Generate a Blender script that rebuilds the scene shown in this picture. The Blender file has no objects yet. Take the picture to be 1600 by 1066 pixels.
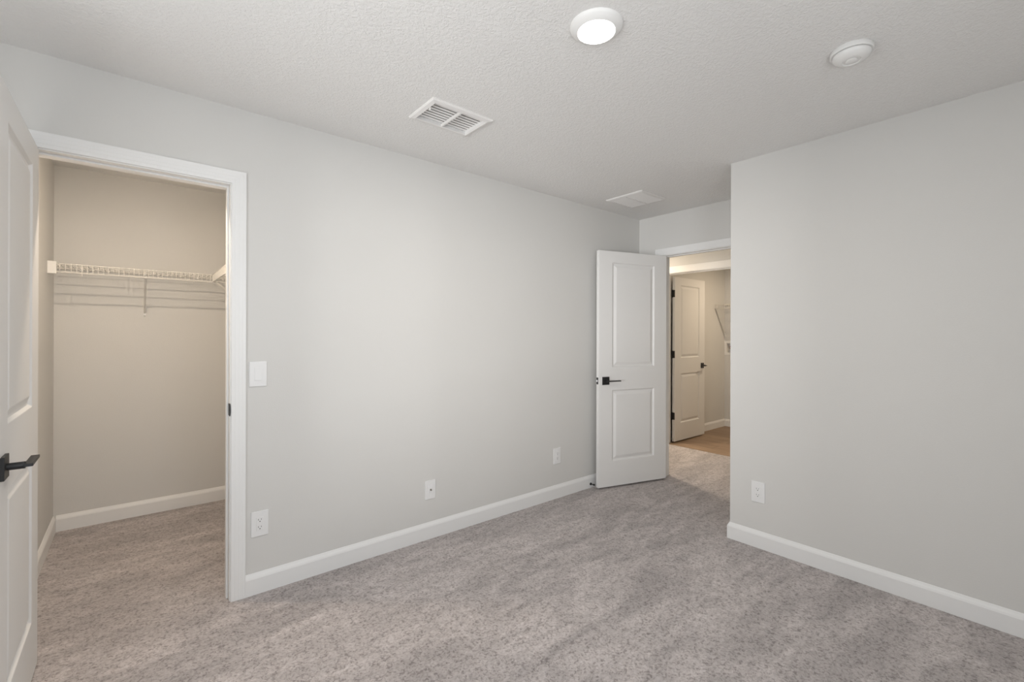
import bpy, bmesh, math, random
from mathutils import Vector, Matrix
random.seed(4)
R = math.radians
PI = math.pi
C = bpy.context.scene.collection
sc = bpy.context.scene

# ------------------------------------------------------------------ camera
F_PX, YAW, ROLL = 713.12, 0.877391, 0.003036
HORIZON = -8.226                      # pixels the horizon sits above the frame's middle
cam_d = bpy.data.cameras.new('camera')
cam = bpy.data.objects.new('camera', cam_d)
C.objects.link(cam)
fw = Vector((math.cos(YAW), math.sin(YAW), 0))
rt = Vector((math.sin(YAW), -math.cos(YAW), 0))
up = Vector((0, 0, 1))
r2 = rt * math.cos(ROLL) + up * math.sin(ROLL)
u2 = -rt * math.sin(ROLL) + up * math.cos(ROLL)
m = Matrix((r2, u2, -fw)).transposed().to_4x4()
m.translation = Vector((0, -2.61594, 1.31437))
cam.matrix_world = m
cam_d.sensor_fit = 'HORIZONTAL'
cam_d.sensor_width = 36
cam_d.lens = F_PX / 1600 * 36
cam_d.shift_y = HORIZON / 1600
cam_d.clip_start = 0.02
sc.camera = cam

# ------------------------------------------------------------------ world, daylight, exposure
sc.view_settings.view_transform = 'Standard'
sc.view_settings.look = 'None'
sc.view_settings.gamma = 1
sc.view_settings.use_curve_mapping = False
sc.view_settings.exposure = 0.0
w = bpy.data.worlds.new('sky')
sc.world = w
w.use_nodes = True
bg = w.node_tree.nodes['Background']
bg.inputs['Color'].default_value = (0.80, 0.90, 1.0, 1)
bg.inputs['Strength'].default_value = 1.6


def area(name, loc, rot, sx, sy, power, col):
    l = bpy.data.lights.new(name, 'AREA')
    l.shape = 'RECTANGLE'
    l.size = sx
    l.size_y = sy
    l.energy = power
    l.color = col
    o = bpy.data.objects.new(name, l)
    o.location = loc
    o.rotation_euler = rot
    C.objects.link(o)
    return o


def point(name, loc, power, col, rad=0.05):
    l = bpy.data.lights.new(name, 'POINT')
    l.energy = power
    l.color = col
    l.shadow_soft_size = rad
    o = bpy.data.objects.new(name, l)
    o.location = loc
    C.objects.link(o)
    return o


# daylight through two bedroom windows, one behind the camera and one in the left wall, both out of view
WIN = (-0.30, 0.90, 0.70, 2.1)        # x0, x1, z0, z1 of the window behind the camera
WINL = (-2.10, -0.95, 0.60, 2.1)      # y0, y1, z0, z1 of the window in the left wall
DAY = (0.92, 0.96, 1.0)
FILL = (1.0, 0.98, 0.95)
area('window_daylight', ((WIN[0] + WIN[1]) / 2, -3.44, (WIN[2] + WIN[3]) / 2), (R(90), 0, 0),
     WIN[1] - WIN[0] - 0.1, WIN[3] - WIN[2] - 0.1, 11, DAY)
area('window_daylight_left', (-0.61, (WINL[0] + WINL[1]) / 2, (WINL[2] + WINL[3]) / 2), (R(90), 0, R(-90)),
     WINL[1] - WINL[0] - 0.1, WINL[3] - WINL[2] - 0.1, 2, DAY)
# added upward fill lamps just inside the windows, to brighten the ceiling
area('ceiling_fill', ((WIN[0] + WIN[1]) / 2, -3.33, 1.25), (R(140), 0, 0), WIN[1] - WIN[0] - 0.1, 0.5, 9, FILL)
area('ceiling_fill_left', (-0.50, (WINL[0] + WINL[1]) / 2, 1.25), (R(140), 0, R(-90)), WINL[1] - WINL[0] - 0.1, 0.5, 8, FILL)
# added fill lamp beyond the left window, shining through it to brighten the entry
far = area('entry_fill', (-6.6, -3.9, 1.0), (0, 0, 0), 2.8, 2.8, 620, (1.0, 0.99, 0.975))
far.rotation_euler = (Vector((3.4, -0.7, 1.4)) - far.location).to_track_quat('-Z', 'Y').to_euler()
WARM = (1.0, 0.78, 0.54)

# ------------------------------------------------------------------ materials


def principled(name, col, rough=0.6, metal=0.0, spec=0.4):
    mt = bpy.data.materials.new(name)
    mt.use_nodes = True
    b = mt.node_tree.nodes['Principled BSDF']
    b.inputs['Base Color'].default_value = (*col, 1)
    b.inputs['Roughness'].default_value = rough
    b.inputs['Metallic'].default_value = metal
    b.inputs['Specular IOR Level'].default_value = spec
    return mt


def node(mt, t, **kw):
    n = mt.node_tree.nodes.new(t)
    for k, v in kw.items():
        if k in n.inputs:
            n.inputs[k].default_value = v
        else:
            setattr(n, k, v)
    return n


def bump(mt, height_socket, strength, dist):
    b = mt.node_tree.nodes['Principled BSDF']
    bm_ = node(mt, 'ShaderNodeBump')
    bm_.inputs['Strength'].default_value = strength
    bm_.inputs['Distance'].default_value = dist
    mt.node_tree.links.new(height_socket, bm_.inputs['Height'])
    mt.node_tree.links.new(bm_.outputs['Normal'], b.inputs['Normal'])
    return bm_


def painted(name, col, scale, strength, dist, rough=0.75, var=0.02, spec=0.25):
    """drywall paint with a rolled / sprayed texture"""
    mt = principled(name, col, rough, spec=spec)
    L = mt.node_tree.links
    tc = node(mt, 'ShaderNodeTexCoord')
    n = node(mt, 'ShaderNodeTexNoise')
    n.inputs['Scale'].default_value = scale
    n.inputs['Detail'].default_value = 3
    n.inputs['Roughness'].default_value = 0.55
    L.new(tc.outputs['Object'], n.inputs['Vector'])
    bump(mt, n.outputs['Fac'], strength, dist)
    n2 = node(mt, 'ShaderNodeTexNoise')
    n2.inputs['Scale'].default_value = 1.7
    L.new(tc.outputs['Object'], n2.inputs['Vector'])
    mix = node(mt, 'ShaderNodeMix', data_type='RGBA')
    mix.inputs[6].default_value = (*[c * (1 - var) for c in col], 1)
    mix.inputs[7].default_value = (*[c * (1 + var) for c in col], 1)
    L.new(n2.outputs['Fac'], mix.inputs[0])
    L.new(mix.outputs[2], mt.node_tree.nodes['Principled BSDF'].inputs['Base Color'])
    return mt


def ceiling_mat():
    mt = principled('sprayed ceiling', (0.83, 0.822, 0.81), 0.9, spec=0.15)
    L = mt.node_tree.links
    tc = node(mt, 'ShaderNodeTexCoord')
    n = node(mt, 'ShaderNodeTexNoise')
    n.inputs['Scale'].default_value = 85
    n.inputs['Detail'].default_value = 2.5
    n.inputs['Distortion'].default_value = 0.7
    L.new(tc.outputs['Object'], n.inputs['Vector'])
    r = node(mt, 'ShaderNodeValToRGB')
    r.color_ramp.elements[0].position = 0.42
    r.color_ramp.elements[1].position = 0.62
    L.new(n.outputs['Fac'], r.inputs['Fac'])
    bump(mt, r.outputs['Color'], 0.4, 0.0032)
    return mt


def carpet_mat():
    mt = principled('cut pile carpet', (0.35, 0.31, 0.29), 1.0, spec=0.05)
    L = mt.node_tree.links
    b = mt.node_tree.nodes['Principled BSDF']
    tc = node(mt, 'ShaderNodeTexCoord')
    # heathered yarn
    fine = node(mt, 'ShaderNodeTexNoise')
    fine.inputs['Scale'].default_value = 80
    fine.inputs['Detail'].default_value = 4
    fine.inputs['Roughness'].default_value = 0.75
    fine.inputs['Distortion'].default_value = 0.6
    L.new(tc.outputs['Object'], fine.inputs['Vector'])
    mid = node(mt, 'ShaderNodeTexNoise')
    mid.inputs['Scale'].default_value = 26
    mid.inputs['Detail'].default_value = 3
    L.new(tc.outputs['Object'], mid.inputs['Vector'])
    add = node(mt, 'ShaderNodeMath', operation='MULTIPLY_ADD')
    L.new(mid.outputs['Fac'], add.inputs[0])
    add.inputs[1].default_value = 0.35
    L.new(fine.outputs['Fac'], add.inputs[2])
    ramp = node(mt, 'ShaderNodeValToRGB')
    e = ramp.color_ramp.elements
    e[0].position = 0.54
    e[0].color = (0.27, 0.235, 0.225, 1)
    e[1].position = 0.84
    e[1].color = (0.62, 0.57, 0.56, 1)
    k = ramp.color_ramp.elements.new(0.66)
    k.color = (0.50, 0.45, 0.437, 1)
    L.new(add.outputs[0], ramp.inputs['Fac'])
    # pile laid different ways by the vacuum cleaner: long soft-edged strokes
    mp = node(mt, 'ShaderNodeMapping')
    mp.inputs['Rotation'].default_value = (0, 0, R(28))
    mp.inputs['Scale'].default_value = (0.9, 3.6, 1)
    L.new(tc.outputs['Object'], mp.inputs['Vector'])
    st = node(mt, 'ShaderNodeTexNoise')
    st.inputs['Scale'].default_value = 1.25
    st.inputs['Detail'].default_value = 4
    st.inputs['Roughness'].default_value = 0.6
    st.inputs['Distortion'].default_value = 1.1
    L.new(mp.outputs['Vector'], st.inputs['Vector'])
    sr = node(mt, 'ShaderNodeValToRGB')
    sr.color_ramp.elements[0].position = 0.40
    sr.color_ramp.elements[0].color = (0.84, 0.84, 0.84, 1)
    sr.color_ramp.elements[1].position = 0.60
    sr.color_ramp.elements[1].color = (1.08, 1.08, 1.08, 1)
    L.new(st.outputs['Fac'], sr.inputs['Fac'])
    mp3 = node(mt, 'ShaderNodeMapping')
    mp3.inputs['Rotation'].default_value = (0, 0, R(-52))
    mp3.inputs['Scale'].default_value = (1.0, 2.6, 1)
    L.new(tc.outputs['Object'], mp3.inputs['Vector'])
    st3 = node(mt, 'ShaderNodeTexNoise')
    st3.inputs['Scale'].default_value = 2.1
    st3.inputs['Detail'].default_value = 3
    st3.inputs['Distortion'].default_value = 1.6
    L.new(mp3.outputs['Vector'], st3.inputs['Vector'])
    sr3 = node(mt, 'ShaderNodeValToRGB')
    sr3.color_ramp.elements[0].position = 0.44
    sr3.color_ramp.elements[0].color = (0.90, 0.90, 0.90, 1)
    sr3.color_ramp.elements[1].position = 0.56
    sr3.color_ramp.elements[1].color = (1.04, 1.04, 1.04, 1)
    L.new(st3.outputs['Fac'], sr3.inputs['Fac'])
    m3 = node(mt, 'ShaderNodeMix', data_type='RGBA', blend_type='MULTIPLY')
    m3.inputs[0].default_value = 1
    L.new(sr.outputs['Color'], m3.inputs[6])
    L.new(sr3.outputs['Color'], m3.inputs[7])
    sr = m3
    mul = node(mt, 'ShaderNodeMix', data_type='RGBA', blend_type='MULTIPLY')
    mul.inputs[0].default_value = 1
    L.new(ramp.outputs['Color'], mul.inputs[6])
    L.new(sr.outputs[2], mul.inputs[7])
    L.new(mul.outputs[2], b.inputs['Base Color'])
    b.inputs['Sheen Weight'].default_value = 0.25
    b.inputs['Sheen Roughness'].default_value = 0.6
    bump(mt, add.outputs[0], 0.8, 0.009)
    return mt


def plank_mat():
    mt = principled('wood plank floor', (0.30, 0.20, 0.13), 0.45)
    L = mt.node_tree.links
    b = mt.node_tree.nodes['Principled BSDF']
    tc = node(mt, 'ShaderNodeTexCoord')
    mp = node(mt, 'ShaderNodeMapping')
    mp.inputs['Rotation'].default_value = (0, 0, R(90))
    L.new(tc.outputs['Object'], mp.inputs['Vector'])
    br = node(mt, 'ShaderNodeTexBrick')
    br.inputs['Color1'].default_value = (0.35, 0.25, 0.17, 1)
    br.inputs['Color2'].default_value = (0.26, 0.18, 0.12, 1)
    br.inputs['Mortar'].default_value = (0.10, 0.065, 0.04, 1)
    br.inputs['Scale'].default_value = 1
    br.inputs['Mortar Size'].default_value = 0.003
    br.inputs['Brick Width'].default_value = 1.2
    br.inputs['Row Height'].default_value = 0.18
    L.new(mp.outputs['Vector'], br.inputs['Vector'])
    mp2 = node(mt, 'ShaderNodeMapping')
    mp2.inputs['Scale'].default_value = (30, 2.0, 1)
    L.new(tc.outputs['Object'], mp2.inputs['Vector'])
    gr = node(mt, 'ShaderNodeTexNoise')
    gr.inputs['Scale'].default_value = 2
    gr.inputs['Detail'].default_value = 5
    L.new(mp2.outputs['Vector'], gr.inputs['Vector'])
    rr = node(mt, 'ShaderNodeValToRGB')
    rr.color_ramp.elements[0].position = 0.3
    rr.color_ramp.elements[0].color = (0.72, 0.70, 0.68, 1)
    rr.color_ramp.elements[1].position = 0.7
    rr.color_ramp.elements[1].color = (1.15, 1.12, 1.1, 1)
    L.new(gr.outputs['Fac'], rr.inputs['Fac'])
    mul = node(mt, 'ShaderNodeMix', data_type='RGBA', blend_type='MULTIPLY')
    mul.inputs[0].default_value = 1
    L.new(br.outputs['Color'], mul.inputs[6])
    L.new(rr.outputs['Color'], mul.inputs[7])
    L.new(mul.outputs[2], b.inputs['Base Color'])
    return mt


def emis(name, col, s):
    mt = bpy.data.materials.new(name)
    mt.use_nodes = True
    b = mt.node_tree.nodes['Principled BSDF']
    b.inputs['Base Color'].default_value = (*col, 1)
    b.inputs['Emission Color'].default_value = (*col, 1)
    b.inputs['Emission Strength'].default_value = s
    return mt


M = {}
M['wall'] = painted('wall paint greige', (0.700, 0.692, 0.673), 170, 0.22, 0.002)
M['ceiling'] = ceiling_mat()
M['trim'] = painted('white semi gloss trim', (0.85, 0.85, 0.845), 60, 0.03, 0.001, rough=0.42, var=0.005, spec=0.4)
M['door'] = painted('white door paint', (0.775, 0.77, 0.76), 240, 0.06, 0.001, rough=0.5, var=0.008, spec=0.35)
M['carpet'] = carpet_mat()
M['plank'] = plank_mat()
M['black'] = principled('matte black hardware', (0.012, 0.012, 0.013), 0.42, spec=0.5)
M['black_soft'] = principled('dark rubber', (0.02, 0.02, 0.02), 0.8)
M['plate'] = principled('white wall plate plastic', (0.84, 0.84, 0.84), 0.35)
M['slot'] = principled('outlet slot', (0.06, 0.055, 0.05), 0.7)
M['vent'] = principled('white vent enamel', (0.80, 0.785, 0.77), 0.45)
M['duct'] = principled('dark duct interior', (0.16, 0.145, 0.13), 0.9)
M['wire'] = principled('white vinyl coated wire', (0.76, 0.74, 0.70), 0.4)
M['plastic'] = principled('white plastic', (0.84, 0.835, 0.82), 0.4)
M['lens'] = emis('lit lamp lens', (1.0, 0.97, 0.92), 14.0)
M['lens_warm'] = emis('lit warm lamp lens', (1.0, 0.80, 0.55), 6.0)
M['brass'] = principled('brushed brass valve', (0.45, 0.30, 0.12), 0.35, metal=1)
M['red'] = principled('red valve handle', (0.35, 0.03, 0.02), 0.5)
M['blue'] = principled('blue valve handle', (0.02, 0.06, 0.30), 0.5)
M['glass'] = principled('window pane glass', (1, 1, 1), 0.0)
M['glass'].node_tree.nodes['Principled BSDF'].inputs['Transmission Weight'].default_value = 1
M['glass'].node_tree.nodes['Principled BSDF'].inputs['IOR'].default_value = 1.45

# ------------------------------------------------------------------ mesh helpers


class MB:
    def __init__(self):
        self.bm = bmesh.new()

    def quad(self, *pts):
        vs = [self.bm.verts.new(p) for p in pts]
        return self.bm.faces.new(vs)

    def box(self, x0, x1, y0, y1, z0, z1):
        if x0 > x1: x0, x1 = x1, x0
        if y0 > y1: y0, y1 = y1, y0
        if z0 > z1: z0, z1 = z1, z0
        v = [self.bm.verts.new(p) for p in
             ((x0, y0, z0), (x1, y0, z0), (x1, y1, z0), (x0, y1, z0),
              (x0, y0, z1), (x1, y0, z1), (x1, y1, z1), (x0, y1, z1))]
        for f in ((0, 3, 2, 1), (4, 5, 6, 7), (0, 1, 5, 4), (1, 2, 6, 5), (2, 3, 7, 6), (3, 0, 4, 7)):
            self.bm.faces.new([v[i] for i in f])
        return self

    def tube(self, pts, r, seg=8, caps=True):
        pts = [Vector(p) for p in pts]
        rings = []
        prev_n = None
        for i, p in enumerate(pts):
            if i == 0: t = pts[1] - p
            elif i == len(pts) - 1: t = p - pts[i - 1]
            else: t = (pts[i + 1] - p).normalized() + (p - pts[i - 1]).normalized()
            t.normalize()
            if prev_n is None:
                a = Vector((0, 0, 1)) if abs(t.z) < 0.9 else Vector((1, 0, 0))
                n = t.cross(a).normalized()
            else:
                n = (prev_n - t * prev_n.dot(t)).normalized()
            prev_n = n
            b = t.cross(n)
            rr = r[i] if isinstance(r, (list, tuple)) else r
            rings.append([self.bm.verts.new(p + (n * math.cos(2 * PI * k / seg) + b * math.sin(2 * PI * k / seg)) * rr)
                          for k in range(seg)])
        for a, b in zip(rings[:-1], rings[1:]):
            for k in range(seg):
                self.bm.faces.new((a[k], a[(k + 1) % seg], b[(k + 1) % seg], b[k]))
        if caps:
            self.bm.faces.new(rings[0][::-1])
            self.bm.faces.new(rings[-1])
        return self

    def lathe(self, prof, seg=48, cx=0, cy=0):
        """prof: list of (radius, z); r==0 closes"""
        rings = []
        for r_, z in prof:
            if r_ < 1e-6:
                rings.append([self.bm.verts.new((cx, cy, z))])
            else:
                rings.append([self.bm.verts.new((cx + r_ * math.cos(2 * PI * k / seg), cy + r_ * math.sin(2 * PI * k / seg), z))
                              for k in range(seg)])
        for a, b in zip(rings[:-1], rings[1:]):
            for k in range(seg):
                k2 = (k + 1) % seg
                if len(a) == 1 and len(b) == 1: continue
                if len(a) == 1: self.bm.faces.new((a[0], b[k], b[k2]))
                elif len(b) == 1: self.bm.faces.new((a[k], a[k2], b[0]))
                else: self.bm.faces.new((a[k], a[k2], b[k2], b[k]))
        return self

    def prism(self, prof, p0, p1, uaxis, vaxis):
        """extrude 2-D profile (u,v) from p0 to p1"""
        p0, p1, ua, va = Vector(p0), Vector(p1), Vector(uaxis), Vector(vaxis)
        a = [self.bm.verts.new(p0 + ua * u + va * v) for u, v in prof]
        b = [self.bm.verts.new(p1 + ua * u + va * v) for u, v in prof]
        n = len(prof)
        for i in range(n):
            self.bm.faces.new((a[i], a[(i + 1) % n], b[(i + 1) % n], b[i]))
        self.bm.faces.new(a[::-1])
        self.bm.faces.new(b)
        return self

    def xform(self, mat):
        bmesh.ops.transform(self.bm, matrix=mat, verts=self.bm.verts)
        return self

    def build(self, name, mat, parent=None, bevel=0, seg=2, smooth=False, weld=False):
        if weld:
            bmesh.ops.remove_doubles(self.bm, verts=self.bm.verts, dist=1e-5)
        bmesh.ops.recalc_face_normals(self.bm, faces=self.bm.faces)
        me = bpy.data.meshes.new(name)
        self.bm.to_mesh(me)
        self.bm.free()
        if smooth:
            for p in me.polygons: p.use_smooth = True
            try:
                me.set_sharp_from_angle(angle=R(smooth if smooth is not True else 40))
            except Exception:
                pass
        me.materials.append(mat)
        o = bpy.data.objects.new(name, me)
        C.objects.link(o)
        if parent: o.parent = parent
        if bevel:
            md = o.modifiers.new('bevel', 'BEVEL')
            md.width = bevel
            md.segments = seg
            md.limit_method = 'ANGLE'
            md.angle_limit = R(35)
        return o


def tag(o, label=None, cat=None, group=None, kind=None):
    if label: o['label'] = label
    if cat: o['category'] = cat
    if group: o['group'] = group
    if kind: o['kind'] = kind
    return o


def empty(name, loc=(0, 0, 0), rz=0, **kw):
    o = bpy.data.objects.new(name, None)
    o.empty_display_size = 0.1
    C.objects.link(o)
    o.location = loc
    o.rotation_euler = (0, 0, rz)
    tag(o, **kw)
    return o


def struct(name, mb, mat, label, cat, **kw):
    return tag(mb.build(name, mat, **kw), label, cat, kind='structure')


# ------------------------------------------------------------------ room dimensions
H = 2.44
XR, YR = 3.000, -1.237                # near wall on the right: its face and its corner
XE = 3.777                            # wall with the bedroom door
T = 0.12                              # wall thickness
XL, YF = -0.62, -3.45                 # left wall, window wall behind the camera
CX0, CX1, CY1 = -0.404, 0.75, 1.663   # closet
OX0, OX1, OZ = -0.335, 0.368, 2.056   # closet opening
EY0, EY1 = -1.02, -0.25               # bedroom door opening (y)
XH = 5.00                             # far wall of the hall
LY0, LY1, LZ = -0.32, 0.462, 2.068    # laundry door opening (y)
LXB, LYL = 6.69, 0.545                # laundry back wall, left wall

# ------------------------------------------------------------------ shell
struct('floor', MB().box(XL - T, XH + 0.02, YF - T, 1.9, -0.06, 0), M['carpet'],
       'taupe cut pile carpet over bedroom, closet and hall', 'carpet')
struct('floor_laundry', MB().box(XH + 0.02, LXB + T, -1.6, 0.9, -0.06, 0), M['plank'],
       'brown wood plank floor of the laundry room past the hall', 'wood floor')
VENT = (1.115, 1.416, -0.694, -0.500)  # duct opening over the near vent
b = MB()
b.box(XL - T, VENT[0], YF - T, 1.9, H, H + 0.1).box(VENT[1], LXB + T, YF - T, 1.9, H, H + 0.1)
b.box(VENT[0], VENT[1], YF - T, VENT[2], H, H + 0.1).box(VENT[0], VENT[1], VENT[3], 1.9, H, H + 0.1)
struct('ceiling', b, M['ceiling'],
       'white textured ceiling over the room', 'ceiling')

# closet / bedroom partition
b = MB()
b.box(XL - T, OX0 - 0.02, 0, T, 0, H).box(OX1 + 0.02, XE, 0, T, 0, H).box(OX0 - 0.02, OX1 + 0.02, 0, T, OZ + 0.02, H)
struct('wall_back', b, M['wall'], 'long light greige wall between closet opening and bedroom door', 'wall')
struct('wall_closet_left', MB().box(CX0 - T, CX0, T, CY1, 0, H), M['wall'], 'left side wall inside the closet', 'wall')
struct('wall_closet_back', MB().box(CX0 - T, CX1 + T, CY1, CY1 + T, 0, H), M['wall'], 'back wall inside the closet behind the wire shelf', 'wall')
struct('wall_closet_right', MB().box(CX1, CX1 + T, T, CY1, 0, H), M['wall'], 'right side wall inside the closet', 'wall')
# right wall: a solid block (the neighbouring room) with its corner toward the entry
struct('wall_right', MB().box(XR, XE, YF - T, YR, 0, H), M['wall'],
       'light greige wall on the right with an outlet low on it', 'wall')
b = MB()
b.box(XE, XE + T, EY1 + 0.02, 1.9, 0, H).box(XE, XE + T, -1.8, EY0 - 0.02, 0, H).box(XE, XE + T, EY0 - 0.02, EY1 + 0.02, OZ + 0.02, H)
struct('wall_entry', b, M['wall'], 'short light greige wall around and above the open bedroom door', 'wall')
b = MB()
b.box(XL - T, XL, YF - T, WINL[0], 0, H).box(XL - T, XL, WINL[1], 0, 0, H)
b.box(XL - T, XL, WINL[0], WINL[1], 0, WINL[2]).box(XL - T, XL, WINL[0], WINL[1], WINL[3], H)
struct('wall_left', b, M['wall'], 'left bedroom wall beside the open closet door', 'wall')
b = MB()
b.box(XL, WIN[0], YF - T, YF, 0, H).box(WIN[1], XR, YF - T, YF, 0, H)
b.box(WIN[0], WIN[1], YF - T, YF, 0, WIN[2]).box(WIN[0], WIN[1], YF - T, YF, WIN[3], H)
struct('wall_front', b, M['wall'], 'window wall behind the camera', 'wall')
# hall
b = MB()
b.box(XH, XH + T - 0.012, LY1 + 0.02, 1.9, 0, H).box(XH, XH + T - 0.012, -1.8, LY0 - 0.02, 0, H)
b.box(XH, XH + T - 0.012, LY0 - 0.02, LY1 + 0.02, LZ + 0.02, H)
struct('wall_hall', b, M['wall'], 'hall wall around and above the laundry doorway', 'wall')
struct('wall_hall_left', MB().box(XE + T, XH, 1.8, 1.9, 0, H), M['wall'], 'end wall of the hall on the left', 'wall')
struct('wall_hall_right', MB().box(XE + T, XH, -1.8, -1.7, 0, H), M['wall'], 'end wall of the hall on the right', 'wall')
# laundry
struct('wall_laundry_left', MB().box(XH + T, LXB, LYL, LYL + T, 0, H), M['wall'], 'left wall of the laundry room behind its open door', 'wall')
struct('wall_laundry_right', MB().box(XH + T, LXB, -1.6, -1.5, 0, H), M['wall'], 'right wall of the laundry room', 'wall')
BOXY0, BOXY1, BOXZ0, BOXZ1 = 0.315, 0.512, 1.075, 1.215
b = MB()
b.box(LXB, LXB + T, BOXY1, LYL + T, 0, H).box(LXB, LXB + T, -1.6, BOXY0, 0, H)
b.box(LXB, LXB + T, BOXY0, BOXY1, 0, BOXZ0).box(LXB, LXB + T, BOXY0, BOXY1, BOXZ1, H)
struct('wall_laundry_back', b, M['wall'], 'back wall of the laundry room', 'wall')

# ------------------------------------------------------------------ window behind the camera
wf = MB()
x0, x1, z0, z1 = WIN
for a in ((x0, x0 + 0.05, z0, z1), (x1 - 0.05, x1, z0, z1), (x0, x1, z0, z0 + 0.05), (x0, x1, z1 - 0.05, z1),
          (x0, x1, (z0 + z1) / 2 - 0.02, (z0 + z1) / 2 + 0.02), ((x0 + x1) / 2 - 0.03, (x0 + x1) / 2 + 0.03, z0, z1)):
    wf.box(a[0], a[1], YF - 0.10, YF - 0.07, a[2], a[3])
win = tag(wf.build('window_1', M['trim']), 'white framed bedroom window behind the camera', 'window', kind='structure')
MB().box(x0 - 0.03, x1 + 0.03, YF - 0.07, YF + 0.03, z0 - 0.02, z0).build('window_sill', M['trim'], win, bevel=0.003)

wf = MB()
y0, y1, z0, z1 = WINL
for a in ((y0, y0 + 0.05, z0, z1), (y1 - 0.05, y1, z0, z1), (y0, y1, z0, z0 + 0.05), (y0, y1, z1 - 0.05, z1),
          (y0, y1, (z0 + z1) / 2 - 0.02, (z0 + z1) / 2 + 0.02), ((y0 + y1) / 2 - 0.03, (y0 + y1) / 2 + 0.03, z0, z1)):
    wf.box(XL - 0.10, XL - 0.07, a[0], a[1], a[2], a[3])
win = tag(wf.build('window_2', M['trim']), 'white framed bedroom window in the left wall, out of view', 'window', kind='structure')
MB().box(XL - 0.07, XL + 0.03, y0 - 0.03, y1 + 0.03, z0 - 0.02, z0).build('window_sill', M['trim'], win, bevel=0.003)

# ------------------------------------------------------------------ baseboards
BASE = [(0, 0), (0.014, 0), (0.014, 0.080), (0.011, 0.089), (0.006, 0.098), (0.003, 0.105), (0, 0.106)]


def baseboard(name, p0, p1, out, label, mat=None):
    """p0,p1 along the wall's foot; out: unit vector into the room"""
    mb = MB()
    mb.prism(BASE, p0, p1, out, (0, 0, 1))
    return struct(name, mb, mat or M['trim'], label, 'baseboard')


CW = 0.063                            # casing width
baseboard('baseboard_back', (OX1 + 0.005 + CW, 0, 0), (XE, 0, 0), (0, -1, 0), 'white baseboard along the long back wall')
# right wall and its return share one run round the corner
mb = MB()
n = len(BASE)
rows = []
for (x, y, dx, dy) in ((XR, YF, -1, 0), (XR, YR, -1, 1), (XE, YR, 0, 1)):
    rows.append([mb.bm.verts.new((x + dx * u, y + dy * u, v)) for u, v in BASE])
for ra, rb in zip(rows[:-1], rows[1:]):
    for i in range(n):
        mb.bm.faces.new((ra[i], ra[(i + 1) % n], rb[(i + 1) % n], rb[i]))
mb.bm.faces.new(rows[0][::-1])
mb.bm.faces.new(rows[-1])
struct('baseboard_right', mb, M['trim'], 'white baseboard along the right wall and round its corner', 'baseboard', bevel=0.003)
baseboard('baseboard_entry', (XE, EY1 + 0.005 + CW, 0), (XE, -0.014, 0), (-1, 0, 0), 'white baseboard stub left of the bedroom doorway')
baseboard('baseboard_left', (XL, YF, 0), (XL, 0, 0), (1, 0, 0), 'white baseboard along the left bedroom wall')
baseboard('baseboard_front', (XL + 0.014, YF, 0), (XR - 0.014, YF, 0), (0, 1, 0), 'white baseboard under the window')
baseboard('baseboard_closet_back', (CX0 + 0.014, CY1, 0), (CX1 - 0.014, CY1, 0), (0, -1, 0), 'white baseboard along the closet back wall')
baseboard('baseboard_closet_left', (CX0, T, 0), (CX0, CY1, 0), (1, 0, 0), 'white baseboard along the closet left wall')
baseboard('baseboard_closet_right', (CX1, T, 0), (CX1, CY1, 0), (-1, 0, 0), 'white baseboard along the closet right wall')
baseboard('baseboard_laundry_left', (XH + T, LYL, 0), (LXB, LYL, 0), (0, -1, 0), 'white baseboard along the laundry left wall')
baseboard('baseboard_laundry_back', (LXB, LYL - 0.014, 0), (LXB, -1.5, 0), (-1, 0, 0), 'white baseboard along the laundry back wall')
baseboard('baseboard_hall', (XH, LY0 - 0.005 - CW, 0), (XH, -1.7, 0), (-1, 0, 0), 'white baseboard along the hall wall')

# ------------------------------------------------------------------ door casings and jambs
CAS = [(0, 0), (0, 0.009), (0.002, 0.0105), (0.014, 0.0115), (0.0155, 0.0110), (0.017, 0.0118), (0.030, 0.0130), (0.0315, 0.0126),
       (0.033, 0.0133), (0.046, 0.0146), (0.0475, 0.0142), (0.049, 0.0149), (0.060, 0.0158), (CW, 0.0145), (CW, 0)]


def casing_mb(a0, a1, zt, place, w=1.0):
    """mitred three-sided casing. place(a, z, v) -> world point, a along the wall, v out of it"""
    mb = MB()
    rows = []
    for (a, s, z, zs) in ((a0, -1, 0, 0), (a0, -1, zt, 1), (a1, 1, zt, 1), (a1, 1, 0, 0)):
        rows.append([mb.bm.verts.new(place(a + s * u * w, z + zs * u * w, v)) for u, v in CAS])
    k = len(CAS)
    for ra, rb in zip(rows[:-1], rows[1:]):
        for i in range(k):
            mb.bm.faces.new((ra[i], ra[(i + 1) % k], rb[(i + 1) % k], rb[i]))
    mb.bm.faces.new(rows[0][::-1])
    mb.bm.faces.new(rows[-1])
    return mb


def door_trim(idx, a0, a1, zt, place_in, place_out, jambs, stops, label, w=1.0):
    r = empty('trim_%d' % idx, label=label, cat='door casing', kind='structure')
    casing_mb(a0 - 0.005, a1 + 0.005, zt + 0.005, place_in, w).build('casing', M['trim'], r)
    if place_out:
        casing_mb(a0 - 0.005, a1 + 0.005, zt + 0.005, place_out, w).build('casing', M['trim'], r)
    j = MB()
    for bx in jambs: j.box(*bx)
    j.build('jamb', M['trim'], r, bevel=0.001)
    s = MB()
    for bx in stops: s.box(*bx)
    s.build('door_stop_strip', M['trim'], r, bevel=0.002)
    return r


J = 0.02
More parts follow.
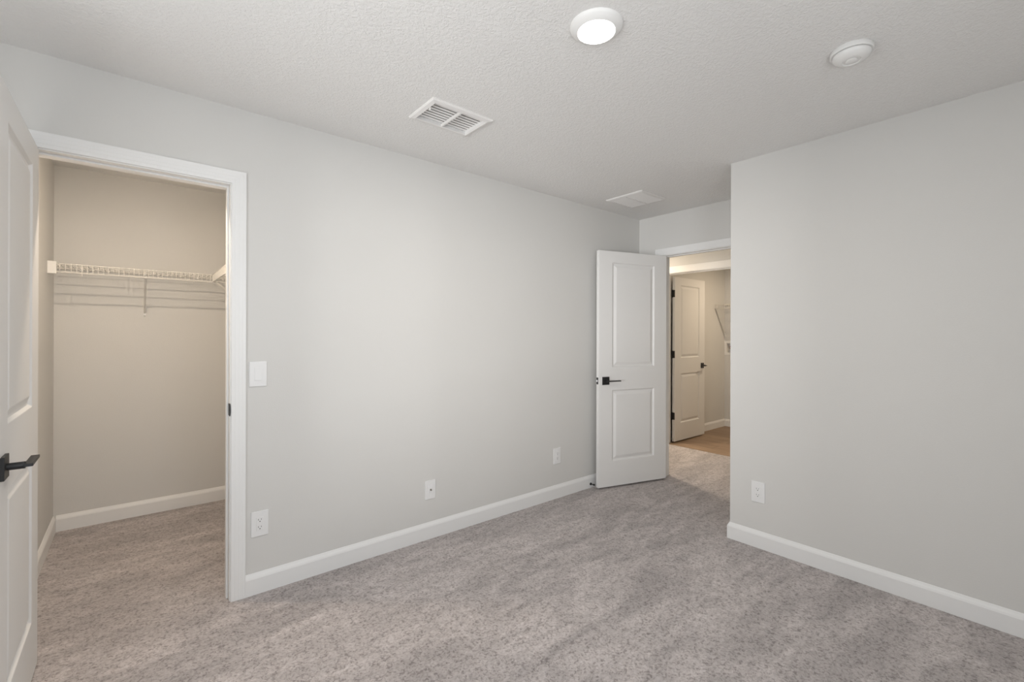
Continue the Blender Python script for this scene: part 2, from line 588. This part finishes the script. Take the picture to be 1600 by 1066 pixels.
# closet opening, in wall_back
tr1 = door_trim(1, OX0, OX1, OZ,
                lambda a, z, v: (a, -v, z), lambda a, z, v: (a, T + v, z),
                [(OX0 - J, OX0, 0, T, 0, OZ + J), (OX1, OX1 + J, 0, T, 0, OZ + J), (OX0, OX1, 0, T, OZ, OZ + J)],
                [(OX0, OX0 + 0.009, 0.038, 0.072, 0, OZ - 0.009), (OX1 - 0.009, OX1, 0.038, 0.072, 0, OZ - 0.009),
                 (OX0, OX1, 0.038, 0.072, OZ - 0.009, OZ)],
                'white moulded casing and jamb around the closet opening')
# strike plate on the right jamb of the closet
sp = MB()
prof = []
zc = 0.945
for k in range(13):
    t = PI * k / 12
    prof.append((0.004 + 0.0 * t - 0.016 * math.sin(t) * 0.9, zc + 0.032 * math.cos(t)))
sp.box(OX1 - 0.0015, OX1 + 0.0005, 0.004, 0.034, zc - 0.029, zc + 0.029)
a = [sp.bm.verts.new((OX1 - 0.0018, y, z)) for y, z in prof]
b2 = [sp.bm.verts.new((OX1 + 0.0018, y - 0.002, z)) for y, z in prof]
for i in range(len(prof) - 1):
    sp.bm.faces.new((a[i], a[i + 1], b2[i + 1], b2[i]))
sp.bm.faces.new(a)
sp.bm.faces.new(b2[::-1])
sp.build('strike_plate', M['black'], tr1)
# bedroom doorway, in wall_entry
tr2 = door_trim(2, EY0, EY1, OZ,
                lambda a, z, v: (XE - v, a, z), lambda a, z, v: (XE + T + v, a, z),
                [(XE, XE + T, EY0 - J, EY0, 0, OZ + J), (XE, XE + T, EY1, EY1 + J, 0, OZ + J), (XE, XE + T, EY0, EY1, OZ, OZ + J)],
                [(XE + 0.040, XE + 0.074, EY0, EY0 + 0.009, 0, OZ - 0.009), (XE + 0.040, XE + 0.074, EY1 - 0.009, EY1, 0, OZ - 0.009),
                 (XE + 0.040, XE + 0.074, EY0, EY1, OZ - 0.009, OZ)],
                'white casing and jamb around the bedroom doorway')
# laundry doorway, in wall_hall
tr3 = door_trim(3, LY0, LY1, LZ,
                lambda a, z, v: (XH - v, a, z), None,
                [(XH, XH + T - 0.012, LY0 - J, LY0, 0, LZ + J), (XH, XH + T - 0.012, LY1, LY1 + J, 0, LZ + J), (XH, XH + T - 0.012, LY0, LY1, LZ, LZ + J)],
                [(XH + 0.040, XH + 0.070, LY0, LY0 + 0.009, 0, LZ - 0.009), (XH + 0.040, XH + 0.070, LY1 - 0.009, LY1, 0, LZ - 0.009),
                 (XH + 0.040, XH + 0.070, LY0, LY1, LZ - 0.009, LZ)],
                'white casing and jamb around the laundry doorway past the hall', w=1.25)

# ------------------------------------------------------------------ doors
RING = [(0.0, 0.0), (0.003, -0.004), (0.009, -0.0105), (0.015, -0.0120), (0.019, -0.0110), (0.040, -0.0030), (0.044, -0.0022)]
ZD0, ZD1 = 0.016, 2.048


def leaf_mb(W, th, s0=0.139):
    """moulded two-panel leaf. x 0..W, face at y=0 (outward -y), back at y=+th"""
    mb = MB()
    zt = ZD1
    xs = [0, s0, W - s0 - 0.002, W]
    zs = [ZD0, 0.235, 0.848, 1.045, 1.950, zt]
    grids = []
    for side in (0, 1):
        yb = 0 if side == 0 else th
        sg = 1 if side == 0 else -1
        g = [[mb.bm.verts.new((x, yb, z)) for x in xs] for z in zs]
        grids.append(g)
        for i in range(5):
            for j in range(3):
                if j == 1 and i in (1, 3):
                    x0, x1, z0, z1 = xs[1], xs[2], zs[i], zs[i + 1]
                    prev = [g[i][1], g[i][2], g[i + 1][2], g[i + 1][1]]
                    for (ins, dep) in RING[1:]:
                        y = yb - sg * dep
                        cur = [mb.bm.verts.new(p) for p in ((x0 + ins, y, z0 + ins), (x1 - ins, y, z0 + ins),
                                                            (x1 - ins, y, z1 - ins), (x0 + ins, y, z1 - ins))]
                        for k in range(4):
                            mb.bm.faces.new((prev[k], prev[(k + 1) % 4], cur[(k + 1) % 4], cur[k]))
                        prev = cur
                    mb.bm.faces.new(prev)
                else:
                    mb.bm.faces.new((g[i][j], g[i][j + 1], g[i + 1][j + 1], g[i + 1][j]))
    a, c = grids
    mb.bm.faces.new([a[0][j] for j in range(4)] + [c[0][j] for j in range(3, -1, -1)])
    mb.bm.faces.new([a[5][j] for j in range(4)] + [c[5][j] for j in range(3, -1, -1)])
    mb.bm.faces.new([a[i][0] for i in range(6)] + [c[i][0] for i in range(5, -1, -1)])
    mb.bm.faces.new([a[i][3] for i in range(6)] + [c[i][3] for i in range(5, -1, -1)])
    return mb


def lever(parent, cx, cz, y, sy, dirx):
    """square rose and flat lever. sy: outward along local y"""
    h = MB().box(cx - 0.034, cx + 0.034, y, y + sy * 0.009, cz - 0.034, cz + 0.034).build('lever_handle', M['black'], parent, bevel=0.0015)
    nk = MB()
    nk.tube([(cx, y + sy * 0.009, cz), (cx, y + sy * 0.046, cz)], 0.0105, 16)
    nk.build('lever_neck', M['black'], h, smooth=40)
    lv = MB()
    x0, x1 = cx - dirx * 0.012, cx + dirx * 0.118
    lv.box(min(x0, x1), max(x0, x1), y + sy * 0.043, y + sy * 0.063, cz - 0.0045, cz + 0.0045)
    lv.build('lever_arm', M['black'], h, bevel=0.0012)


def hinge(parent, x, y, z, sy):
    """knuckle plus one leaf let into the door's edge at x=0"""
    h = MB()
    h.tube([(x, y, z - 0.045), (x, y, z + 0.045)], 0.0062, 12)
    h.tube([(x, y, z - 0.049), (x, y, z + 0.049)], 0.0045, 10)
    h.box(x + 0.004, x + 0.0058, min(y, y + sy * 0.034), max(y, y + sy * 0.034), z - 0.044, z + 0.044)
    h.build('hinge', M['black'], parent, smooth=35)


def make_door(idx, P0, ang, W, label, sgn=-1, edge_latch=True, th=0.035, hinge_off=-0.006):
    """P0: corner of the seen face at the hinge end; ang: heading of the leaf; the leaf's body lies at local y*sgn"""
    d = empty('door_%d' % idx, loc=(P0[0], P0[1], 0), rz=ang, label=label, cat='door', kind='structure')
    mb = leaf_mb(W, th)
    if sgn < 0:
        mb.xform(Matrix.Scale(-1, 4, (0, 1, 0)))
    mb.build('door_leaf', M['door'], d, bevel=0.0022)
    cx = W - 0.070
    lever(d, cx, 0.930, 0, -sgn, -1)
    lever(d, cx, 0.930, sgn * th, sgn, -1)
    lt = MB().box(W - 0.001, W + 0.0012, sgn * 0.005, sgn * 0.030, 0.930 - 0.029, 0.930 + 0.029).build('latch_plate', M['black'], d, bevel=0.0004)
    MB().box(W + 0.001, W + 0.010, sgn * 0.011, sgn * 0.024, 0.930 - 0.009, 0.930 + 0.009).build('latch_bolt', M['plate'], lt, bevel=0.002)
    return d


# 1: closet door, swung 90 degrees into the bedroom along the left edge of the view
d1 = make_door(1, (-0.288, -0.022), R(-90), 0.715, 'white two panel closet door standing open at the left edge of the photo', th=0.035)
for z in (0.33, 1.09, 1.84): hinge(d1, -0.006, -0.041, z, 1)
# 2: bedroom door
d2 = make_door(2, (3.756, -0.307), R(163.46), 0.733, 'white two panel bedroom door standing open against the long wall')
for z in (0.33, 1.09, 1.84): hinge(d2, -0.006, -0.039, z, 1)
# 3: laundry door, swung into the laundry room
d3 = make_door(3, (5.125, 0.418), 0, 0.735, 'white two panel laundry door seen open through the bedroom doorway', sgn=1)
for z in (0.33, 1.09, 1.84): hinge(d3, -0.0066, 0.034, z, -1)

# ------------------------------------------------------------------ spring-less door stop on the baseboard
ds = empty('door_stop', loc=(3.052, -0.014, 0.034), label='small black rigid door stop screwed to the baseboard behind the open bedroom door', cat='door stop')
s = MB(); s.tube([(0, 0, 0), (0, -0.005, 0)], 0.011, 16); s.build('mounting_flange', M['black'], ds, smooth=40)
s = MB(); s.tube([(0, -0.004, 0), (0.001, -0.034, 0)], 0.0042, 12); s.build('rod', M['black'], ds, smooth=40)
s = MB(); s.tube([(0.001, -0.032, 0), (0.001, -0.044, 0)], [0.0075, 0.007], 14); s.build('rubber_tip', M['black_soft'], ds, smooth=40)

# ------------------------------------------------------------------ wall plates
PW, PH = 0.080, 0.128


def plate_root(name, loc, rz, label, cat, group=None):
    return empty(name, loc=loc, rz=rz, label=label, cat=cat, group=group)


def cover(parent, w=PW, h=PH):
    return MB().box(-w / 2, w / 2, -0.006, 0, -h / 2, h / 2).build('cover_plate', M['plate'], parent, bevel=0.003, seg=3)


def screw(parent, z, y=-0.0062):
    s = MB()
    s.tube([(0, y + 0.001, z), (0, y - 0.0008, z)], 0.003, 12)
    s.build('screw', M['plate'], parent, smooth=40)


def make_outlet(loc, rz, label, blank=False):
    r = plate_root('power_outlet', loc, rz, label, 'outlet', 'duplex outlets')
    cover(r)
    ins = MB().box(-0.0165, 0.0165, -0.0078, -0.005, -0.034, 0.034).build('receptacle', M['plate'], r, bevel=0.0015)
    for zc in (0.0185, -0.0185):
        s = MB()
        s.box(-0.0078, -0.0058, -0.0081, -0.0070, zc - 0.0005, zc + 0.0075)
        s.box(0.0052, 0.0072, -0.0081, -0.0070, zc + 0.0005, zc + 0.0070)
        s.tube([(0, -0.0070, zc - 0.0065), (0, -0.0081, zc - 0.0065)], 0.0027, 12)
        s.build('socket_slots', M['slot'], ins)
    screw(r, 0.047); screw(r, -0.047)
    return r


make_outlet((0.501, 0, 0.352), 0, 'white duplex outlet on the wall just right of the closet casing')
make_outlet((2.651, 0, 0.341), 0, 'white duplex outlet low on the long wall near the open bedroom door')
make_outlet((XR, -1.411, 0.345), R(-90), 'white duplex outlet low on the right wall near its corner')

sw = plate_root('light_switch', (0.4915, 0, 1.1155), 0, 'white rocker light switch beside the closet casing', 'light switch')
cover(sw)
MB().box(-0.0175, 0.0175, -0.0068, -0.005, -0.034, 0.034).build('switch_frame', M['plate'], sw, bevel=0.001)
rk = MB()
rk.prism([(-0.0065, -0.031), (-0.0095, -0.031), (-0.0075, 0.0), (-0.0068, 0.031), (-0.0055, 0.031)], (-0.0145, 0, 0), (0.0145, 0, 0), (0, 1, 0), (0, 0, 1))
rk.build('rocker', M['plate'], sw, bevel=0.0006)
screw(sw, 0.047); screw(sw, -0.047)

cp = plate_root('cable_outlet', (1.487, 0, 0.315), 0, 'white cable jack plate with one round connector, low on the long wall', 'cable outlet')
cover(cp, 0.076, 0.122)
MB().box(-0.0165, 0.0165, -0.0076, -0.005, -0.034, 0.034).build('insert', M['plate'], cp, bevel=0.001)
s = MB(); s.tube([(0, -0.007, 0), (0, -0.0105, 0)], 0.0062, 6); s.tube([(0, -0.010, 0), (0, -0.017, 0)], 0.0047, 16)
s.build('connector', principled('nickel connector', (0.35, 0.33, 0.30), 0.35, metal=1), cp, smooth=35)
screw(cp, 0.047); screw(cp, -0.047)

# ------------------------------------------------------------------ ceiling fixtures
dl = empty('recessed_light', loc=(1.292, -1.535, H), label='round white recessed ceiling light, switched on', cat='ceiling light')
mb = MB(); mb.lathe([(0.095, 0), (0.0945, -0.005), (0.090, -0.011), (0.080, -0.018), (0.071, -0.0225), (0.068, -0.0235), (0.066, -0.021), (0.066, 0)], 64)
mb.build('trim_ring', M['plastic'], dl, smooth=50)
mb = MB(); mb.lathe([(0.0, -0.0225), (0.066, -0.0215), (0.066, -0.012), (0, -0.012)], 48)
mb.build('lens', M['lens'], dl, smooth=40)
lt = bpy.data.lights.new('recessed_light_glow', 'AREA')
lt.shape = 'DISK'; lt.size = 0.12; lt.energy = 12; lt.color = (1.0, 0.93, 0.84)
lo = bpy.data.objects.new('recessed_light_glow', lt); lo.location = (1.292, -1.535, H - 0.027); C.objects.link(lo)

sd = empty('smoke_detector', loc=(2.167, -2.088, H), label='round white smoke detector on the ceiling at upper right', cat='smoke detector')
mb = MB(); mb.lathe([(0.0, 0), (0.069, 0), (0.071, -0.003), (0.071, -0.016), (0.069, -0.0185), (0.060, -0.0185), (0.0, -0.0185)], 64)
mb.build('base_ring', M['plastic'], sd, smooth=35)
mb = MB(); mb.lathe([(0.057, -0.0185), (0.057, -0.0205), (0, -0.0205)], 48); mb.build('vent_gap', M['slot'], sd, smooth=35)
mb = MB(); mb.lathe([(0.0, -0.0205), (0.064, -0.0205), (0.0645, -0.024), (0.060, -0.032), (0.050, -0.040), (0.036, -0.0445), (0.031, -0.0445), (0.029, -0.0415), (0.0, -0.0415)], 64)
cv = mb.build('cover', M['plastic'], sd, smooth=45)
mb = MB(); mb.lathe([(0.0, -0.0405), (0.020, -0.0405), (0.020, -0.0450), (0.017, -0.0470), (0, -0.0475)], 32)
mb.build('test_button', M['plastic'], cv, smooth=40)


def air_vent(x0, x1, y0, y1, label, along, nslat, tilt, bord, slat_w, deep=False):
    """ceiling register. along: axis the louvres run along"""
    cx, cy = (x0 + x1) / 2, (y0 + y1) / 2
    r = empty('air_vent', loc=(cx, cy, H), label=label, cat='air vent')
    hx, hy = (x1 - x0) / 2, (y1 - y0) / 2
    ix, iy = hx - bord, hy - bord
    # stepped frame: thin at the rim, raised inner lip
    f = MB()
    prof = [(0, 0.0), (0.0, -0.004), (0.006, -0.009), (bord - 0.004, -0.013), (bord, -0.011), (bord, 0.0)]
    rings = []
    for (u, v) in prof:
        rings.append([f.bm.verts.new(p) for p in ((-hx + u, -hy + u, v), (hx - u, -hy + u, v), (hx - u, hy - u, v), (-hx + u, hy - u, v))])
    k = len(prof)
    for i in range(k):
        a, c = rings[i], rings[(i + 1) % k]
        for q in range(4):
            f.bm.faces.new((a[q], a[(q + 1) % 4], c[(q + 1) % 4], c[q]))
    f.build('frame', M['vent'], r)
    zs = -0.0068
    if deep:
        zs = 0.0085
        q = MB()
        q.box(-ix, ix, -iy, iy, 0.098, 0.1).box(-ix, -ix + 0.001, -iy, iy, 0.012, 0.098).box(ix - 0.001, ix, -iy, iy, 0.012, 0.098)
        q.box(-ix, ix, -iy, -iy + 0.001, 0.012, 0.098).box(-ix, ix, iy - 0.001, iy, 0.012, 0.098)
        q.build('duct_opening', M['duct'], r)
    else:
        MB().box(-ix, ix, -iy, iy, -0.0012, -0.0004).build('duct_opening', M['duct'], r)
    L_, A_ = (ix, iy) if along == 'x' else (iy, ix)
    for i in range(nslat):
        c = -A_ + (i + 0.5) * 2 * A_ / nslat
        hw = A_ / nslat * slat_w
        sl = MB()
        t = R(tilt)
        for (l0, l1) in ((-L_, 0), (0, L_)):
            pr = []
            for (uu, vv) in ((-hw, -0.0006), (hw, -0.0006), (hw, 0.0006), (-hw, 0.0006)):
                pr.append((c + uu * math.cos(t) - vv * math.sin(t), zs + uu * math.sin(t) + vv * math.cos(t)))
            if along == 'x':
                sl.prism(pr, (l0, 0, 0), (l1, 0, 0), (0, 1, 0), (0, 0, 1))
            else:
                sl.prism(pr, (0, l0, 0), (0, l1, 0), (1, 0, 0), (0, 0, 1))
        sl.build('louver', M['vent'], r)
    if along == 'x':
        MB().box(-0.005, 0.005, -iy, iy, -0.0115, 0.003).build('mullion', M['vent'], r, bevel=0.001)
    else:
        MB().box(-ix, ix, -0.005, 0.005, -0.0135, -0.002).build('mullion', M['vent'], r, bevel=0.001)
    return r


v1 = air_vent(1.087, 1.444, -0.722, -0.472, 'white louvred ceiling vent with dark slots near the middle of the ceiling', 'x', 8, -30, 0.028, 0.42, True)
mb = MB(); mb.box(-0.152, -0.148, -0.050, -0.038, -0.022, -0.010); mb.build('damper_lever', M['vent'], v1, bevel=0.001)
v2 = air_vent(3.010, 3.345, -0.557, -0.205, 'white ceiling vent with closed louvres near the bedroom door', 'y', 12, -24, 0.026, 1.0)

# ------------------------------------------------------------------ closet wire shelving
SZ = 1.757                            # top of the deck
LIP = 0.055
DEP = 0.300


def wire_shelf(name, origin, length, rz, label, group, braces, clips, end_caps, hooks=(), pitch=0.0254, hook_drop=0.07, drop=0.285):
    """local: x along the wall 0..length, y from the wall outward is -y, z up; origin on the wall at deck height"""
    r = empty(name, loc=origin, rz=rz, label=label, cat='shelf', group=group)
    d = MB()
    nn = int(length / pitch)
    off = (length - nn * pitch) / 2
    for i in range(nn + 1):
        x = off + i * pitch
        d.tube([(x, -0.006, 0), (x, -DEP, 0), (x, -DEP - 0.002, -0.003), (x, -DEP - 0.002, -LIP)], 0.0018, 6)
    tag(d.build('deck_wires', M['wire'], r, smooth=60), kind='stuff')
    for (y, z, rr) in ((-0.008, -0.0035, 0.0034), (-0.105, -0.004, 0.0032), (-0.205, -0.004, 0.0032), (-DEP, -0.004, 0.0036), (-DEP, -LIP, 0.0042)):
        t = MB(); t.tube([(0, y, z), (length, y, z)], rr, 8)
        t.build('long_wire', M['wire'], r, smooth=60)
    for x in braces:
        bb = MB()
        bb.tube([(x, -DEP + 0.004, -LIP + 0.003), (x, -0.012, -drop)], 0.0060, 8)
        bo = bb.build('support_brace', M['wire'], r, smooth=60)
        MB().box(x - 0.007, x + 0.007, -0.014, 0, -drop - 0.02, -drop + 0.02).build('brace_foot', M['plastic'], bo, bevel=0.002)
        MB().box(x - 0.006, x + 0.006, -DEP - 0.006, -DEP + 0.006, -LIP - 0.006, -LIP + 0.008).build('brace_hook', M['wire'], bo, bevel=0.001)
    for x in clips:
        MB().box(x - 0.008, x + 0.008, -0.016, 0, -0.014, 0.006).build('wall_clip', M['plastic'], r, bevel=0.002)
    for x in hooks:
        hk = MB()
        hk.tube([(x, -DEP, 0.002), (x, -DEP - 0.004, -LIP), (x, -DEP + 0.006, -hook_drop), (x, -DEP + 0.014, -LIP - 0.004)], 0.0028, 6)
        hk.build('rod_hook', M['wire'], r, smooth=60)
    for (x, s) in end_caps:
        MB().box(x, x + s * 0.040, -DEP - 0.012, -DEP + 0.010, -LIP - 0.012, 0.010).build('end_bracket', M['plastic'], r, bevel=0.003)
    return r


wire_shelf('wire_shelf', (CX0, CY1, SZ), CX1 - CX0 - 0.004, 0,
           'white wire shelf across the back wall of the closet', 'closet wire shelves',
           [0.471], [0.134, 0.471, 0.79], [(0.0, 1)], hooks=[0.155, 0.74])
wire_shelf('wire_shelf', (CX1, CY1 - DEP - 0.016, SZ), CY1 - DEP - 0.016 - T - 0.06, R(-90),
           'white wire shelf along the right side wall of the closet, mostly hidden by the casing', 'closet wire shelves',
           [0.04, 0.6], [0.10, 0.6, 1.0], [], hooks=[])

# ------------------------------------------------------------------ laundry shelf and washer box
wire_shelf('wire_shelf', (LXB, LYL - 0.004, SZ + 0.008), 1.6, R(-90),
           'white wire shelf high on the laundry back wall', 'laundry wire shelf',
           [0.006, 0.9], [0.1, 0.9], [], drop=0.43)
wb = empty('washer_box', loc=(LXB, (BOXY0 + BOXY1) / 2, (BOXZ0 + BOXZ1) / 2), label='white recessed washer outlet box on the laundry wall', cat='washer box')
hw_, hh_ = (BOXY1 - BOXY0) / 2, (BOXZ1 - BOXZ0) / 2
f = MB()
fo = 0.032
f.box(-0.006, 0, -hw_ - fo, -hw_, -hh_ - fo, hh_ + fo).box(-0.006, 0, hw_, hw_ + fo, -hh_ - fo, hh_ + fo)
f.box(-0.006, 0, -hw_, hw_, hh_, hh_ + fo).box(-0.006, 0, -hw_, hw_, -hh_ - fo, -hh_)
f.build('face_frame', M['plastic'], wb)
g = MB()
g.box(0.075, 0.080, -hw_, hw_, -hh_, hh_).box(0, 0.08, -hw_, -hw_ + 0.002, -hh_, hh_).box(0, 0.08, hw_ - 0.002, hw_, -hh_, hh_)
g.box(0, 0.08, -hw_, hw_, -hh_, -hh_ + 0.002).box(0, 0.08, -hw_, hw_, hh_ - 0.002, hh_)
g.build('recessed_tray', M['plastic'], wb)
for (y, mt) in ((0.055, 'red'), (-0.045, 'blue')):
    v = MB(); v.tube([(0.04, y, -hh_ + 0.002), (0.04, y, 0.015)], 0.010, 12); v.tube([(0.04, y, 0.0), (0.008, y, -0.005)], 0.008, 12)
    vo = v.build('valve', M['brass'], wb, smooth=40)
    v = MB(); v.tube([(0.04, y, 0.012), (0.04, y, 0.026)], 0.016, 12); v.build('valve_handle', M[mt], vo, smooth=40)


# ------------------------------------------------------------------ ceiling lamps of closet, hall and laundry (out of view, lit)
def flush_lamp(x, y, power, label, col=WARM, size=0.06):
    r = empty('flush_light', loc=(x, y, H), label=label, cat='ceiling light', group='warm ceiling lights of closet, hall and laundry')
    a = MB(); a.lathe([(0, 0), (0.085, 0), (0.085, -0.012), (0.078, -0.018), (0, -0.018)], 40); a.build('base_ring', M['plastic'], r, smooth=35)
    a = MB(); a.lathe([(0.07, -0.018), (0.072, -0.04), (0.066, -0.065), (0.045, -0.082), (0, -0.088)], 40); a.build('lens', M['lens_warm'], r, smooth=50)
    l = bpy.data.lights.new('flush_light_glow', 'AREA')
    l.shape = 'DISK'; l.size = size; l.energy = power; l.color = col
    o = bpy.data.objects.new('flush_light_glow', l); o.location = (x, y, H - 0.094); C.objects.link(o)


flush_lamp(0.0, 0.30, 13, 'round warm ceiling light inside the closet', (1.0, 0.83, 0.65))
flush_lamp(4.34, 0.95, 30, 'round warm ceiling light in the hall', (1.0, 0.86, 0.69), 0.16)
flush_lamp(5.95, -0.45, 13, 'round warm ceiling light in the laundry room', (1.0, 0.81, 0.59))
